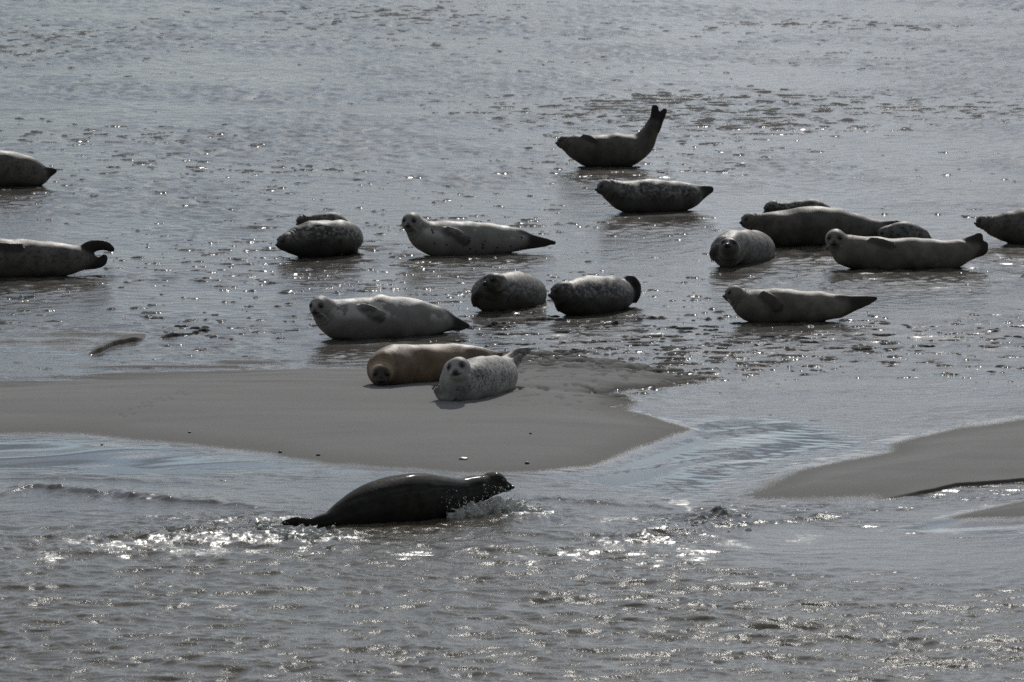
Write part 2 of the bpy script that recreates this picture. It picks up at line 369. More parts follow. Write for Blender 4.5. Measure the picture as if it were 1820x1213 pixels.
    for px, py, rx, ry, a in [(450, 928, .5, .35, .8), (200, 972, .7, .3, .6), (400, 985, .6, .3, .6), (600, 962, .4, .2, .5), (330, 965, .75, .30, .9), (500, 955, .35, .4, .9), (560, 965, .2, .25, .8), (940, 910, .30, .4, .8), (870, 905, .3, .2, .6), (1150, 955, .4, .4, .6), (1300, 960, .9, .6, .35),
                              (1120, 990, 1.0, .8, .35), (60, 990, .6, .5, .5), (180, 915, .8, .25, .4), (1210, 900, .12, .5, .7), (700, 990, 1.5, .5, .2), (1060, 925, .4, .3, .4)]:
        fx = fx + a * gauss(X, Y, px, py, rx, ry)
    foam = np.clip(sstep(0.15, 0.9, fo + fx * 0.9 - 0.15) * np.clip(fx * 1.6, 0, 1), 0, 1)
    z = z * inner
    depth = np.clip(sstep(0.0, 6.0, d), 0, 1)
    me = mesh_from('water', np.stack([X, Y, z], 1), Q, [water_material()],
                   attrs={'depth': depth, 'foam': foam, 'rough_water': np.clip(0.25 * m1 + 0.6 * m2 + 0.8 * stir + 0.3 * run, 0, 1), 'smooth_water': smooth})
    o = link('water', me); o['kind'] = 'structure'
def water_material():
    m = NT('water'); co = m.coord()
    dep, foam, rw, sm = m.attr('depth'), m.attr('foam'), m.attr('rough_water'), m.attr('smooth_water')
    col = m.mix(dep, (0.085, 0.078, 0.066), (0.100, 0.084, 0.053))
    fn = m.noise(co, 22, 4, 0.7, (1, 0.6, 1))
    fmask = m.math('MULTIPLY', foam, m.ramp(fn, 0.38, 0.56))
    col = m.mix(fmask, col, (0.36, 0.365, 0.35))
    m.l(col, m.p.inputs['Base Color'])
    grain = m.noise(co, 1.3, 3, 0.5, (0.5, 1, 1))
    base = m.ramp(grain, 0.35, 0.65, (0.07, 0.07, 0.07, 1), (0.17, 0.17, 0.17, 1))
    base = m.mix(sm, base, (0.035, 0.035, 0.035)); base = m.mix(rw, base, (0.05, 0.05, 0.05))
    m.l(m.mix(fmask, base, (0.6, 0.6, 0.6)), m.p.inputs['Roughness'])
    m.l(m.math('MULTIPLY_ADD', fmask, -0.46, 0.5), m.p.inputs['Specular IOR Level'])
    m.p.inputs['IOR'].default_value = 1.333
    # ripples: a fine shiver on the film, sharper wavelets where the water is stirred
    b0 = m.noise(co, 30, 3, 0.6, (1, 0.45, 1))
    st0 = m.math('MULTIPLY_ADD', sm, -0.85, 1.0)
    n0 = m.bump(b0, 0.0035, st0)
    b1 = m.noise(co, 26, 4, 0.6, (1, 0.8, 1))
    n1 = m.bump(b1, 0.0060, rw, n0)
    m.l(n1, m.p.inputs['Normal'])
    return m.m

# ------------------------------------------------------------------ signed-distance bodies and surface nets
def catmull(P, n):
    P = np.asarray(P, float); k = len(P)
    if k < 3: 
        t = np.linspace(0, 1, n + 1)[:, None]; return P[0] * (1 - t) + P[-1] * t
    E = np.vstack([2 * P[0] - P[1], P, 2 * P[-1] - P[-2]])
    out = []
    for i in range(k - 1):
        a, b, c, d = E[i:i + 4]
        for t in np.linspace(0, 1, n, endpoint=False):
            out.append(0.5 * (2 * b + (c - a) * t + (2 * a - 5 * b + 4 * c - d) * t * t + (3 * b - a - 3 * c + d) * t ** 3))
    out.append(P[-1]); return np.array(out)
class Chain:
    """A run of tapered capsules; flat = (normal, ratio) squashes it along a direction."""
    def __init__(s, pts, rad, n=6, flat=None, blend=0.03, tag='body'):
        K = catmull(np.hstack([np.asarray(pts, float), np.asarray(rad, float)[:, None]]), n)
        s.P, s.R = K[:, :3], np.maximum(K[:, 3], 0.004)
        s.flat, s.blend, s.tag = flat, blend, tag
        s.lo = (s.P - s.R[:, None]).min(0); s.hi = (s.P + s.R[:, None]).max(0)
        if flat is not None and flat[1] > 1:
            e = np.abs(np.asarray(flat[0])) * s.R.max() * (flat[1] - 1); s.lo = s.lo - e; s.hi = s.hi + e
    def d(s, X):
        out = np.full(X.shape[:-1], 9.0)
        for i in range(len(s.P) - 1):
            a, b = s.P[i], s.P[i + 1]; ba = b - a; L = ba @ ba + 1e-12
            q = X - a; h = np.clip(q @ ba / L, 0, 1); q = q - h[..., None] * ba
            k = 1.0
            if s.flat is not None:
                nn, k = s.flat; q = q + ((q @ nn) * (1 / k - 1))[..., None] * nn
            dd = np.sqrt((q * q).sum(-1)) - (s.R[i] + (s.R[i + 1] - s.R[i]) * h)
            out = np.minimum(out, dd * min(k, 1.0) if k < 1 else dd)
        return out
def smin(a, b, k):
    h = np.clip(0.5 + 0.5 * (b - a) / k, 0, 1)
    return b + (a - b) * h - k * h * (1 - h)
def field(chains, X):
    f = None
    for c in chains:
        d = c.d(X); f = d if f is None else smin(f, d, c.blend)
    return f
def grid_field(chains, h):
    lo = np.min([c.lo for c in chains], 0) - 3 * h; hi = np.max([c.hi for c in chains], 0) + 3 * h
    n = np.ceil((hi - lo) / h).astype(int) + 1
    f = np.full(n, 9.0)
    ax = [lo[i] + h * np.arange(n[i]) for i in range(3)]
    for c in chains:
        mg = c.blend + 3 * h
        i0 = np.clip(np.floor((c.lo - mg - lo) / h).astype(int), 0, n); i1 = np.clip(np.ceil((c.hi + mg - lo) / h).astype(int) + 1, 0, n)
        sl = tuple(slice(i0[k], i1[k]) for k in range(3))
        X = np.stack(np.meshgrid(*[ax[k][sl[k]] for k in range(3)], indexing='ij'), -1)
        d = c.d(X); f[sl] = np.where(f[sl] > 5, d, smin(f[sl], d, c.blend))
    return f, lo
def surface_nets(f, lo, h):
    s = f < 0
    nx, ny, nz = f.shape
    cnt = np.zeros((nx - 1, ny - 1, nz - 1), np.int8)
    for i in (0, 1):
        for j in (0, 1):
            for k in (0, 1): cnt += s[i:nx - 1 + i, j:ny - 1 + j, k:nz - 1 + k]
    act = (cnt > 0) & (cnt < 8); I, J, K = np.nonzero(act)
    idx = np.full(act.shape, -1); idx[act] = np.arange(len(I))
    acc = np.zeros((len(I), 3)); num = np.zeros(len(I))
    for axn in range(3):
        o = [a for a in range(3) if a != axn]
        for u in (0, 1):
            for v in (0, 1):
                off = np.zeros(3, int); off[o[0]], off[o[1]] = u, v
                off2 = off.copy(); off2[axn] = 1
                f0 = f[I + off[0], J + off[1], K + off[2]]; f1 = f[I + off2[0], J + off2[1], K + off2[2]]
                m = (f0 < 0) != (f1 < 0); t = np.where(m, f0 / np.where(m, f0 - f1, 1), 0)
                p = np.repeat(off[None].astype(float), len(I), 0); p[:, axn] = t
                acc[m] += p[m]; num[m] += 1
    V = lo + h * (np.stack([I, J, K], 1) + acc / num[:, None])
    Q = []
    for axn in range(3):
        b, c = (axn + 1) % 3, (axn + 2) % 3
        s0 = np.take(s, range(f.shape[axn] - 1), axn); s1 = np.take(s, range(1, f.shape[axn]), axn)
        E = np.stack(np.nonzero(s0 != s1), 1); E = E[(E[:, b] > 0) & (E[:, c] > 0)]
        E = E[(E[:, b] < f.shape[b] - 1) & (E[:, c] < f.shape[c] - 1)]
        eb = np.zeros(3, int); eb[b] = 1; ec = np.zeros(3, int); ec[c] = 1
        q = np.stack([idx[tuple((E - eb - ec).T)], idx[tuple((E - ec).T)], idx[tuple(E.T)], idx[tuple((E - eb).T)]], 1)
        fl = ~s0[tuple(E.T)]; q[fl] = q[fl][:, ::-1]; Q.append(q)
    Q = np.vstack(Q)
    for _ in range(2):                                  # a light smoothing
        A = np.zeros_like(V); N = np.zeros(len(V))
        for a, b in ((0, 1), (1, 2), (2, 3), (3, 0)):
            np.add.at(A, Q[:, a], V[Q[:, b]]); np.add.at(N, Q[:, a], 1)
            np.add.at(A, Q[:, b], V[Q[:, a]]); np.add.at(N, Q[:, b], 1)
        V = 0.5 * V + 0.5 * A / N[:, None]
    return V, Q
def uv_ball(r, sx=1, sy=1, sz=1, nu=12, nv=8):
    V = [(0, 0, r * sz)]; Fq = []
    for j in range(1, nv):
        a = math.pi * j / nv
        for i in range(nu):
            b = 2 * math.pi * i / nu; V.append((r * sx * math.sin(a) * math.cos(b), r * sy * math.sin(a) * math.sin(b), r * sz * math.cos(a)))
    V.append((0, 0, -r * sz)); e = len(V) - 1
    for i in range(nu):
        k = (i + 1) % nu; Fq.append((0, 1 + i, 1 + k)); Fq.append((e, 1 + (nv - 2) * nu + k, 1 + (nv - 2) * nu + i))
        for j in range(nv - 2):
            a, b = 1 + j * nu + i, 1 + j * nu + k; Fq.append((a, a + nu, b + nu)); Fq.append((a, b + nu, b))
    return np.array(V, float), np.array(Fq, int)
def tube(P, R, ns=5):
    P = np.asarray(P, float); V = []; Fq = []
    for i, p in enumerate(P):
        t = P[min(i + 1, len(P) - 1)] - P[max(i - 1, 0)]; t /= np.linalg.norm(t) + 1e-9
        a = np.cross(t, (0, 0, 1) if abs(t[2]) < .9 else (1, 0, 0)); a /= np.linalg.norm(a); b = np.cross(t, a)
        for k in range(ns):
            w_ = 2 * math.pi * k / ns; V.append(p + R[i] * (math.cos(w_) * a + math.sin(w_) * b))
    for i in range(len(P) - 1):
        for k in range(ns):
            j = (k + 1) % ns; Fq.append((i * ns + k, i * ns + j, (i + 1) * ns + j)); Fq.append((i * ns + k, (i + 1) * ns + j, (i + 1) * ns + k))
    return np.array(V), np.array(Fq)
def join(parts):
    V, Fq, n = [], [], 0
    for v, f in parts: V.append(v); Fq.append(f + n); n += len(v)
    return np.vstack(V), np.vstack(Fq)

# ------------------------------------------------------------------ seal fur
def fur(name, base, dark, light, spots=0.5, spot_scale=22.0, patch=0.35, ext=(0.018, 0.016, 0.014), rough=0.55, speckle_and_sunlit=0.0, black_dots=0.0, coat=0.0, mask=(0.03, 0.027, 0.024), belly=None):
    m = NT(name); co = m.coord()
    big = m.noise(co, 3.2, 3, 0.55); mid = m.noise(co, spot_scale * 0.35, 4, 0.6); fine = m.noise(co, spot_scale, 3, 0.6)
    c = m.mix(m.math('MULTIPLY', m.ramp(big, 0.36, 0.62), 0.25 if speckle_and_sunlit > 0 else 1.0), base, light)
    c = m.mix(m.math('MULTIPLY', m.math('MULTIPLY', m.ramp(mid, 0.45, 0.62), m.math('MULTIPLY_ADD', m.attr('bare'), -.75, 1.0)), patch), c, dark)
    if belly is not None:
        c = m.mix(m.math('MULTIPLY', m.attr('under'), 0.85), c, belly)
    if spots > 0: 
        sm_ = m.math('MULTIPLY', m.ramp(fine, 0.50, 0.55), spots)
        sm_ = m.math('MULTIPLY', sm_, m.ramp(mid, 0.32, 0.52))
        c = m.mix(m.math('MULTIPLY', sm_, m.math('SUBTRACT', 1.0, m.math('MAXIMUM', m.attr('under'), m.attr('bare')))), c, dark)
    if speckle_and_sunlit > 0:
        f2 = m.noise(co, spot_scale * 0.8, 3, 0.6, (1.0, 1.0, 1.3))
        c = m.mix(m.math('MULTIPLY', m.math('MULTIPLY', m.ramp(f2, 0.50, 0.56), m.attr('top')), speckle_and_sunlit), c, light)  # pale speckle; on the silver coats, sunlit patches of dry fur painted in
    if black_dots > 0:
        v = m.n('ShaderNodeTexVoronoi'); v.inputs['Scale'].default_value = 17; m.l(co, v.inputs['Vector'])
        dd = m.ramp(v.outputs['Distance'], 0.20, 0.30, (1, 1, 1, 1), (0, 0, 0, 1))
        sel = m.ramp(m.noise(co, 5, 2), 0.50, 0.56)
        c = m.mix(m.math('MULTIPLY', m.math('MULTIPLY', dd, sel), black_dots), c, (0.02, 0.02, 0.018))
    c = m.mix(m.attr('face'), c, mask)
    c = m.mix(m.attr('marks_fold_shade'), c, (0.012, 0.011, 0.010))
    c = m.mix(m.attr('dark'), c, m.mix(m.noise(co, 30, 2), ext, tuple(e * 2.2 for e in ext)))
    hair = m.noise(co, 160, 2, 0.6, (0.35, 1, 1))
    c = m.mix(m.math('MULTIPLY', hair, 0.35), c, m.mix(0.5, (0, 0, 0), c))
    m.l(c, m.p.inputs['Base Color'])
    m.l(m.ramp(big, 0.3, 0.7, (rough - .08,) * 3 + (1,), (rough + .1,) * 3 + (1,)), m.p.inputs['Roughness'])
    m.p.inputs['Specular IOR Level'].default_value = 0.18
    if coat > 0: m.p.inputs['Specular IOR Level'].default_value = 0.02
    m.p.inputs['Coat Weight'].default_value = coat; m.p.inputs['Coat Roughness'].default_value = 0.10
    fold = m.noise(co, 14, 2, 0.5, (2.2, 0.6, 0.6))
    n0 = m.bump(fold, 0.008, 0.25)
    m.l(m.bump(hair, 0.004, 0.5, n0), m.p.inputs['Normal'])
    return m.m
EYE = plain('wet_black_eye', (0.006, 0.005, 0.005), 0.06)
NOSE = plain('damp_black_nose', (0.010, 0.009, 0.009), 0.3)
WHISK = plain('pale_whisker', (0.42, 0.40, 0.36), 0.4)
CLAW = plain('dark_horn_claw', (0.03, 0.026, 0.022), 0.35)
SEAL_GROUP = 'seals hauled out on the wet sand flat'

def build_seal(label, ground, spine, material, head=None, hind=(), fore=(), wide=1.08, back=0.75, whisk=False, face=0.0, part_labels=None,
               group=SEAL_GROUP, floor=None, muzzle=1.0, vox=0.0115, ext_dark=1.0, hind_blend=0.05, face_r=1.0, crease=1.0, rolls=1.0):
    """spine, hind, fore: (px, py, r_px[, depth]) read off the photograph and carried to their own distances;
    ground: two contact points of the near side of the belly."""
    (x0, y0), (x1, y1) = ground
    zf = ground_z(*G((x0 + x1) / 2, (y0 + y1) / 2)[:2]) if floor is None else floor
    g0, g1 = G(x0, y0, zf), G(x1, y1, zf)
    rmax = max(p[2] for p in spine) * g0[1] / F
    def Yat(px): 
        t = (px - x0) / (x1 - x0); t = min(max(t, -0.5), 1.6); return g0[1] + t * (g1[1] - g0[1]) + back * rmax
    base = np.array([(g0[0] + g1[0]) / 2, Yat((x0 + x1) / 2), zf - 0.004])
    def W(p):
        Y = Yat(p[0]) + (p[3] if len(p) > 3 else 0.0)
        return U(p[0], p[1], Y) - base, p[2] * Y / F
    pts, rad = zip(*[W(p) for p in spine])
    ch = [Chain(pts, rad, 6, (np.array([0, 1.0, 0]), wide), 0.05)]
    eyes, nose = [], None
    if head:
        hp = W(head['at']); Cc, R = hp
        f = np.array(head['dir'], float); f /= np.linalg.norm(f)
        up = np.array(head.get('up', (0, 0, 1)), float); up = up - (up @ f) * f; up /= np.linalg.norm(up); sd = np.cross(f, up)
        M = lambda a, b, c: Cc + R * (a * f + b * sd + c * up)
        ml = head.get('muzzle', muzzle)
        ch.append(Chain([M(-.35, 0, -.02), M(.12, 0, 0)], [R * .96, R * .94], 2, None, 0.05))
        ch.append(Chain([M(.30, 0, -.12), M(.30 + .62 * ml, 0, -.24)], [R * .66, R * .40], 3, None, 0.03, 'muzzle'))
        for s_ in (-1, 1): ch.append(Chain([M(.45 + .48 * ml, .17 * s_, -.32), M(.50 + .52 * ml, .20 * s_, -.34)], [R * .30, R * .27], 1, None, 0.02, 'muzzle'))
        ch.append(Chain([M(.40 + .4 * ml, 0, -.52), M(.45 + .46 * ml, 0, -.50)], [R * .27, R * .24], 1, None, 0.02, 'muzzle'))
        for s_ in (-1, 1): ch.append(Chain([M(.50, .34 * s_, .42), M(.58, .42 * s_, .40)], [R * .20, R * .18], 1, None, 0.04))
    for hch in hind:
        pp, rr = zip(*[W(p) for p in hch]); pp = np.array(pp)
        t = pp[-1] - pp[0]; nrm = np.cross(t, np.cross(t, (0, 1, 0.0))); nrm = np.array([0, 1.0, 0]) if np.linalg.norm(nrm) < 1e-6 else nrm / np.linalg.norm(nrm)
        ch.append(Chain(pp, rr, 6, (nrm, 0.62), hind_blend, 'hind'))
        if len(pp) > 2:                                   # toes at the trailing edge
            tt = (pp[-1] - pp[-2]); L = np.linalg.norm(tt) + 1e-6; tt = tt / L; sdv = np.cross(nrm, tt)
            for k in (-1, 0, 1):
                r0 = rr[-2]; ch.append(Chain([pp[-2] + sdv * k * r0 * .45, pp[-1] + sdv * k * r0 * .95 * min(1.0, .12 + rr[-1] / r0) * (.75 if rr[-1] / r0 > .5 else .55) + tt * (.008 - .008 * abs(k))], [r0 * .42, max(r0 * .22, .006)], 2, (nrm, .6), 0.012, 'hind'))
    fv = ray((x0 + x1) / 2, (y0 + y1) / 2); fv = fv / np.linalg.norm(fv)
    claws = []
    for fch in fore:
        P3, R3 = [], []
        for p in fch:
            w0, r0 = W(p)
            ts = np.linspace(-0.7, 0.5, 121); L = w0 + ts[:, None] * fv
            dd = field(ch[:1 + (1 if head else 0)], L); hit = np.nonzero(dd < 0.002)[0]
            k = hit[0] if len(hit) else int(np.argmin(dd))
            P3.append(L[k] - fv * 0.006); R3.append(r0)
        P3 = np.array(P3); c_ = Chain(P3, R3, 6, (fv, 0.5), 0.016, 'fore'); ch.append(c_)
        tt = P3[-1] - P3[-2]; tt /= np.linalg.norm(tt); sdv = np.cross(tt, fv)
        for k in range(5):
            a = (k - 2) / 2.0; r0 = R3[-2]
            tip = P3[-1] + sdv * a * r0 * .78 + tt * (.020 - .012 * abs(a)) - fv * .004
            ch.append(Chain([P3[-2] + sdv * a * r0 * .45 - fv * .004, tip], [r0 * .30, max(r0 * .24, .008)], 2, (fv, .7), 0.008, 'fore'))
            claws.append((tip + tt * .006, tip + tt * .034 - fv * .004))
    fld, lo = grid_field(ch, vox)
    V, Q = surface_nets(fld, lo, vox)
    def prox(tag, a, b):
        r = np.zeros(len(V))
        for c in ch:
            if c.tag == tag: r = np.maximum(r, 1 - sstep(a, b, c.d(V)))
        return r
    dark = np.maximum(prox('hind', 0.0, 0.05) * ext_dark, 0.55 * prox('fore', 0.0, 0.02) * ext_dark)
    if not hind: dark = dark * 0
    faced = np.zeros(len(V)); Nn = None
    if head and face > 0:
        faced = face * np.maximum(prox('muzzle', 0.0, 0.03), 1 - sstep(R * .75 * face_r, R * 1.12 * face_r, np.linalg.norm(V - M(.85, 0, -.02), axis=1)))
    ax = np.array(pts); zc = np.interp(V[:, 0], *(lambda o: (ax[o, 0], ax[o, 2]))(np.argsort(ax[:, 0])))
    rel = (V[:, 2] - zc) / (rmax + 1e-6)
    under = 1 - sstep(-0.75, 0.15, rel); top = sstep(-0.05, 0.35, rel)
    feat = np.zeros(len(V)); bare = np.zeros(len(V))
    def surf(dirv):
        dirv = dirv / np.linalg.norm(dirv)
        ts = np.linspace(0, 2.4 * R, 160); L = Cc + ts[:, None] * dirv; dd = field(ch, L)
        k = np.nonzero(dd < 0)[0]; k = k[-1] if len(k) else 0
        return L[k], dirv
    if head:
        bare = 1 - sstep(R * 1.2, R * 1.9, np.linalg.norm(V - Cc, axis=1))
        for s_ in (-1, 1):
            p, dv = surf(f * .70 + sd * .47 * s_ + up * .27)
            feat = np.maximum(feat, .75 * (1 - sstep(R * .20, R * .42, np.linalg.norm(V - p, axis=1))))
        rr_ = np.linalg.norm(V - Cc, axis=1) / R
        fd = sum(np.exp(-((rr_ + .12 * np.sin(3 * V[:, 2] / R) - k) / .05) ** 2) for k in (1.32, 1.56, 1.84)) * crease * (((V - Cc) @ f) / R < .75)
        V = V + (Cc + np.array([0, 0, -.3 * R]) - V) / (np.linalg.norm(V - Cc, axis=1)[:, None] + 1e-6) * (.011 * fd)[:, None]
        feat = np.maximum(feat, .38 * np.clip(fd, 0, 1))  # shade of the neck folds painted in as darker rings
        rv = (V - Cc) / R; a_, b_, c_ = rv @ f, rv @ sd, rv @ up
        line = np.abs(c_ + .47 - .35 * np.abs(b_)) < .075                      # the mouth
        feat = np.maximum(feat, .8 * (line & (a_ > .55) & (np.abs(b_) < .45)))
        feat = np.maximum(feat, .5 * (1 - sstep(R * .16, R * .36, np.linalg.norm(V - M(1.25, 0, -.12), axis=1))))
    # soft rolls of blubber
    srt = np.argsort(ax[:, 0]); yc = np.interp(V[:, 0], ax[srt, 0], ax[srt, 1]); zc2 = np.interp(V[:, 0], ax[srt, 0], ax[srt, 2])
    dn = np.stack([0 * yc, V[:, 1] - yc, V[:, 2] - zc2], 1); dn /= np.linalg.norm(dn, axis=1)[:, None] + 1e-6
    ph = np.random.default_rng(int(abs(x0 * 7 + y0))).random((9, 4)) * 6.28; lump_ = np.zeros(len(V))
    for k in range(9):
        kv = np.array([math.cos(ph[k, 0]) * 1.4, math.sin(ph[k, 0]), math.cos(ph[k, 1])]) * (9 + 2.6 * k); lump_ += np.sin(V @ kv + ph[k, 2]) / (1 + .35 * k)
    inner_ = (1 - bare) * (1 - dark) * sstep(.25, .7, np.linalg.norm(np.stack([V[:, 1] - yc, V[:, 2] - zc2], 1), axis=1) / rmax)
    V = V + dn * (.0052 * rolls * lump_ * inner_)[:, None]
    root = bpy.data.objects.new('seal', None); COL.objects.link(root); root.location = base
    root['label'] = label; root['category'] = 'seal'
    if group: root['group'] = group
    me = mesh_from('body', V, Q, [material], attrs={'dark': dark, 'face': faced, 'under': under, 'top': top, 'marks_fold_shade': feat, 'bare': bare})
    link('body', me, root)
    if head:
        er = R * head.get('eye', 0.22)
        for s_ in (-1, 1):
            p, dv = surf(f * .70 + sd * .47 * s_ + up * .27)
            v, q = uv_ball(er); o = link('eye', mesh_from('eye', v, q, [EYE]), root, p - dv * er * .45)
        p, dv = surf(f * 1.0 - up * .16)
        v, q = uv_ball(R * .25, 1.15, 1.0, 0.8); v = v + np.array(p - dv * R * .06)
        no = link('nose', mesh_from('nose', v, q, [NOSE]), root)
        if whisk:
            for s_ in (-1, 1):
                tubes = []
                for k in range(6):
                    st, _ = surf(f * (.80 - .03 * k) + sd * s_ * (.34 + .02 * k) - up * (.28 + .06 * (k % 3)))
                    dr = sd * s_ * 1.0 + f * (.15 - .1 * k) - up * (.15 + .18 * k); dr /= np.linalg.norm(dr)
                    Lw = R * (.75 + .1 * (k % 3)); tubes.append(tube([st, st + dr * Lw * .5, st + dr * Lw - up * Lw * .15], [.0016, .0013, .0006], 4))
                v, q = join(tubes); link('whiskers', mesh_from('whiskers', v, q, [WHISK]), root)
    for a, b in claws:
        v, q = tube([a, (a + b) / 2, b], [.0065, .005, .001], 6); link('claw', mesh_from('claw', v, q, [CLAW]), root)
    return root

# ================================================================== the place
build_sand()
build_water()

# ------------------------------------------------------------------ the seals
GREY = fur('fur_slate_grey', (.095, .087, .073), (.045, .041, .034), (.150, .139, .118), spots=.3, patch=.5)
SILVER = fur('fur_silver', (.215, .205, .180), (.110, .102, .088), (.520, .505, .465), spots=.05, patch=.4, speckle_and_sunlit=.9, spot_scale=6)  # broad pale patches on the back stand in for sunlit dry fur
DOTTED = fur('fur_silver_black_dots', (.225, .212, .182), (.120, .110, .095), (.500, .485, .440), spots=.0, patch=.25, black_dots=.9, speckle_and_sunlit=.9, spot_scale=6)  # real black dots, plus sunlight painted as pale patches on top
DARK = fur('fur_charcoal_mottled', (.060, .055, .048), (.020, .018, .016), (.260, .248, .220), spots=.6, patch=.6, speckle_and_sunlit=.9, spot_scale=26, belly=(.055, .051, .045))
DARKFACE = fur('fur_charcoal_pale_throat', (.085, .078, .068), (.022, .020, .018), (.270, .258, .228), spots=.6, patch=.55, speckle_and_sunlit=.8, spot_scale=24, belly=(.11, .102, .09))
PUP = fur('fur_pale_grey_peppered', (.270, .262, .245), (.040, .038, .035), (.400, .390, .365), spots=.95, patch=.35, spot_scale=46, ext=(.12, .11, .10), rough=.6, mask=(.30, .29, .27))
ROUND = fur('fur_pale_throat_peppered', (.170, .162, .145), (.040, .037, .033), (.260, .250, .225), spots=.8, patch=.4, spot_scale=30, mask=(.07, .064, .056))
RUST = fur('fur_rusty_brown', (.150, .104, .068), (.075, .053, .038), (.310, .225, .145), spots=.15, patch=.55, spot_scale=16, ext=(.10, .07, .045), mask=(.060, .050, .042))
PLAIN = fur('fur_plain_ash', (.150, .137, .112), (.105, .095, .078), (.225, .208, .172), spots=.25, patch=.5, ext=(.03, .026, .022), spot_scale=26)
SPECK = fur('fur_grey_speckled', (.115, .106, .090), (.035, .032, .027), (.170, .158, .135), spots=.55, patch=.35, spot_scale=28)
WET = fur('fur_soaked_black', (.026, .024, .021), (.012, .011, .010), (.045, .042, .036), spots=.4, patch=.5, rough=.7, coat=.13, ext=(.012, .011, .010), spot_scale=30)

build_seal('dark seal far behind the others with its hind flippers lifted high like a sail', [(1028, 298), (1140, 297)],
    [(1003, 254, 11), (1020, 260, 19), (1045, 267, 28), (1080, 269, 29), (1115, 267, 28.5), (1137, 259, 23), (1152, 240, 16), (1162, 222, 11.5)], GREY, fore=[[(1038, 243, 5), (1047, 246, 6), (1056, 251, 4)]],
    head=dict(at=(1003, 253.5, 10.5), dir=(-.97, -.2, .10)), face=.5,
    hind=[[(1160, 226, 11.5), (1164, 207, 8), (1164, 191, 5.5)], [(1163, 226, 11), (1175, 208, 7), (1182, 196, 3.5)]], hind_blend=.03, ext_dark=1.0)
build_seal('charcoal seal with raised head and pale band, just in front of the tail-up seal', [(1097, 380), (1228, 375)],
    [(1080, 334, 15), (1094, 343, 22), (1120, 350, 29), (1160, 350, 30.5), (1200, 350, 28), (1222, 350, 23), (1234, 347, 15)], DARKFACE,
    head=dict(at=(1077, 334, 13.5), dir=(-.95, -.28, .0)), face=.3,
    hind=[[(1232, 345, 13), (1249, 339, 9), (1264, 337, 3)], [(1234, 347, 11), (1248, 345, 7), (1261, 338, 3)]])
build_seal('speckled grey seal cut off by the frame, only its rump and straight hind flippers showing', [(-60, 334), (78, 332)],
    [(-150, 297, 16), (-120, 300, 24), (-70, 301, 31), (-20, 301, 33), (20, 302, 32), (48, 305, 27), (66, 311, 19)], SPECK,
    head=dict(at=(-155, 296, 14), dir=(-.95, -.2, 0)),
    hind=[[(64, 309, 15), (82, 307, 9), (98, 304, 3)], [(64, 314, 14), (76, 312, 8), (87, 306, 4)]])
build_seal('grey seal cut off by the frame with hind flippers curled up like a hook', [(-60, 497), (132, 492)],
    [(-135, 440, 19), (-95, 455, 30), (-50, 460, 37), (0, 460, 36), (50, 460, 34), (90, 461, 31), (122, 461, 27), (145, 461, 19), (160, 463, 12)], SPECK,
    head=dict(at=(-140, 438, 17), dir=(-.6, -.8, 0)), fore=[[(-14, 438, 8), (14, 441, 9), (36, 441, 7)]],
    hind=[[(147, 452, 15), (160, 440, 12), (176, 436, 10), (190, 438, 8), (200, 444, 4)], [(150, 464, 16), (168, 467, 12), (181, 465, 9), (186, 457, 5)]], hind_blend=.025)
build_seal('small mottled seal almost hidden behind a dark seal with a lowered blunt head', [(528, 421), (606, 420)],
    [(540, 392, 8.5), (552, 397, 14), (570, 399, 20), (592, 399, 20), (608, 402, 13)], DARKFACE,
    head=dict(at=(537, 392, 8.5), dir=(-.85, -.3, -.45)), hind=[[(606, 404, 10), (622, 408, 7), (634, 411, 3)]])
build_seal('dark peppered seal with lowered blunt head in front of a small hidden one', [(512, 459), (632, 454)],
    [(509, 431, 15, -.05), (528, 430, 25), (555, 425, 33), (585, 423.5, 32), (610, 423, 30, .15), (622, 424, 24, .4), (628, 426, 14, .6)], DARK,
    head=dict(at=(511, 431, 15, -.06), dir=(-.88, -.42, -.05)), face=.5, hind=[[(626, 428, 10, .65), (632, 432, 7, .8), (636, 434, 3, .95)]])
build_seal('silver seal dotted with black spots, head up and facing the viewer, tail pointing out', [(746, 457), (908, 452)],
    [(731, 396, 16), (740, 405, 20), (757, 420, 28), (790, 425.5, 31.5), (830, 425, 31), (870, 425.5, 29), (903, 427, 23), (924, 427, 15)], DOTTED,
    head=dict(at=(731, 395, 16.5, -.04), dir=(-.28, -.95, -.06)), face=.12, face_r=.8, whisk=True, fore=[[(797, 411, 9), (814, 418, 10), (828, 427, 7.5)]],
    hind=[[(922, 423, 15), (950, 428, 9.5), (985, 432, 2.6)], [(922, 431, 12), (944, 434, 7), (966, 433, 3)]])
build_seal('plump plain silver seal facing the viewer with one fore flipper resting on its side', [(580, 607), (788, 596)],
    [(569, 548, 17), (582, 557, 26), (600, 567, 35), (640, 567.5, 40), (700, 566, 39), (745, 567, 33), (772, 570, 25), (788, 571, 16)], SILVER,
    head=dict(at=(568, 544.5, 18, -.05), dir=(-.38, -.90, -.20)), face=.12, face_r=.8, whisk=True, fore=[[(645, 548, 9), (662, 555, 11), (676, 563, 9)]],
    hind=[[(785, 565, 15), (808, 573, 10), (832, 580, 2.6)], [(786, 576, 12), (802, 580, 7), (820, 582, 3)]])
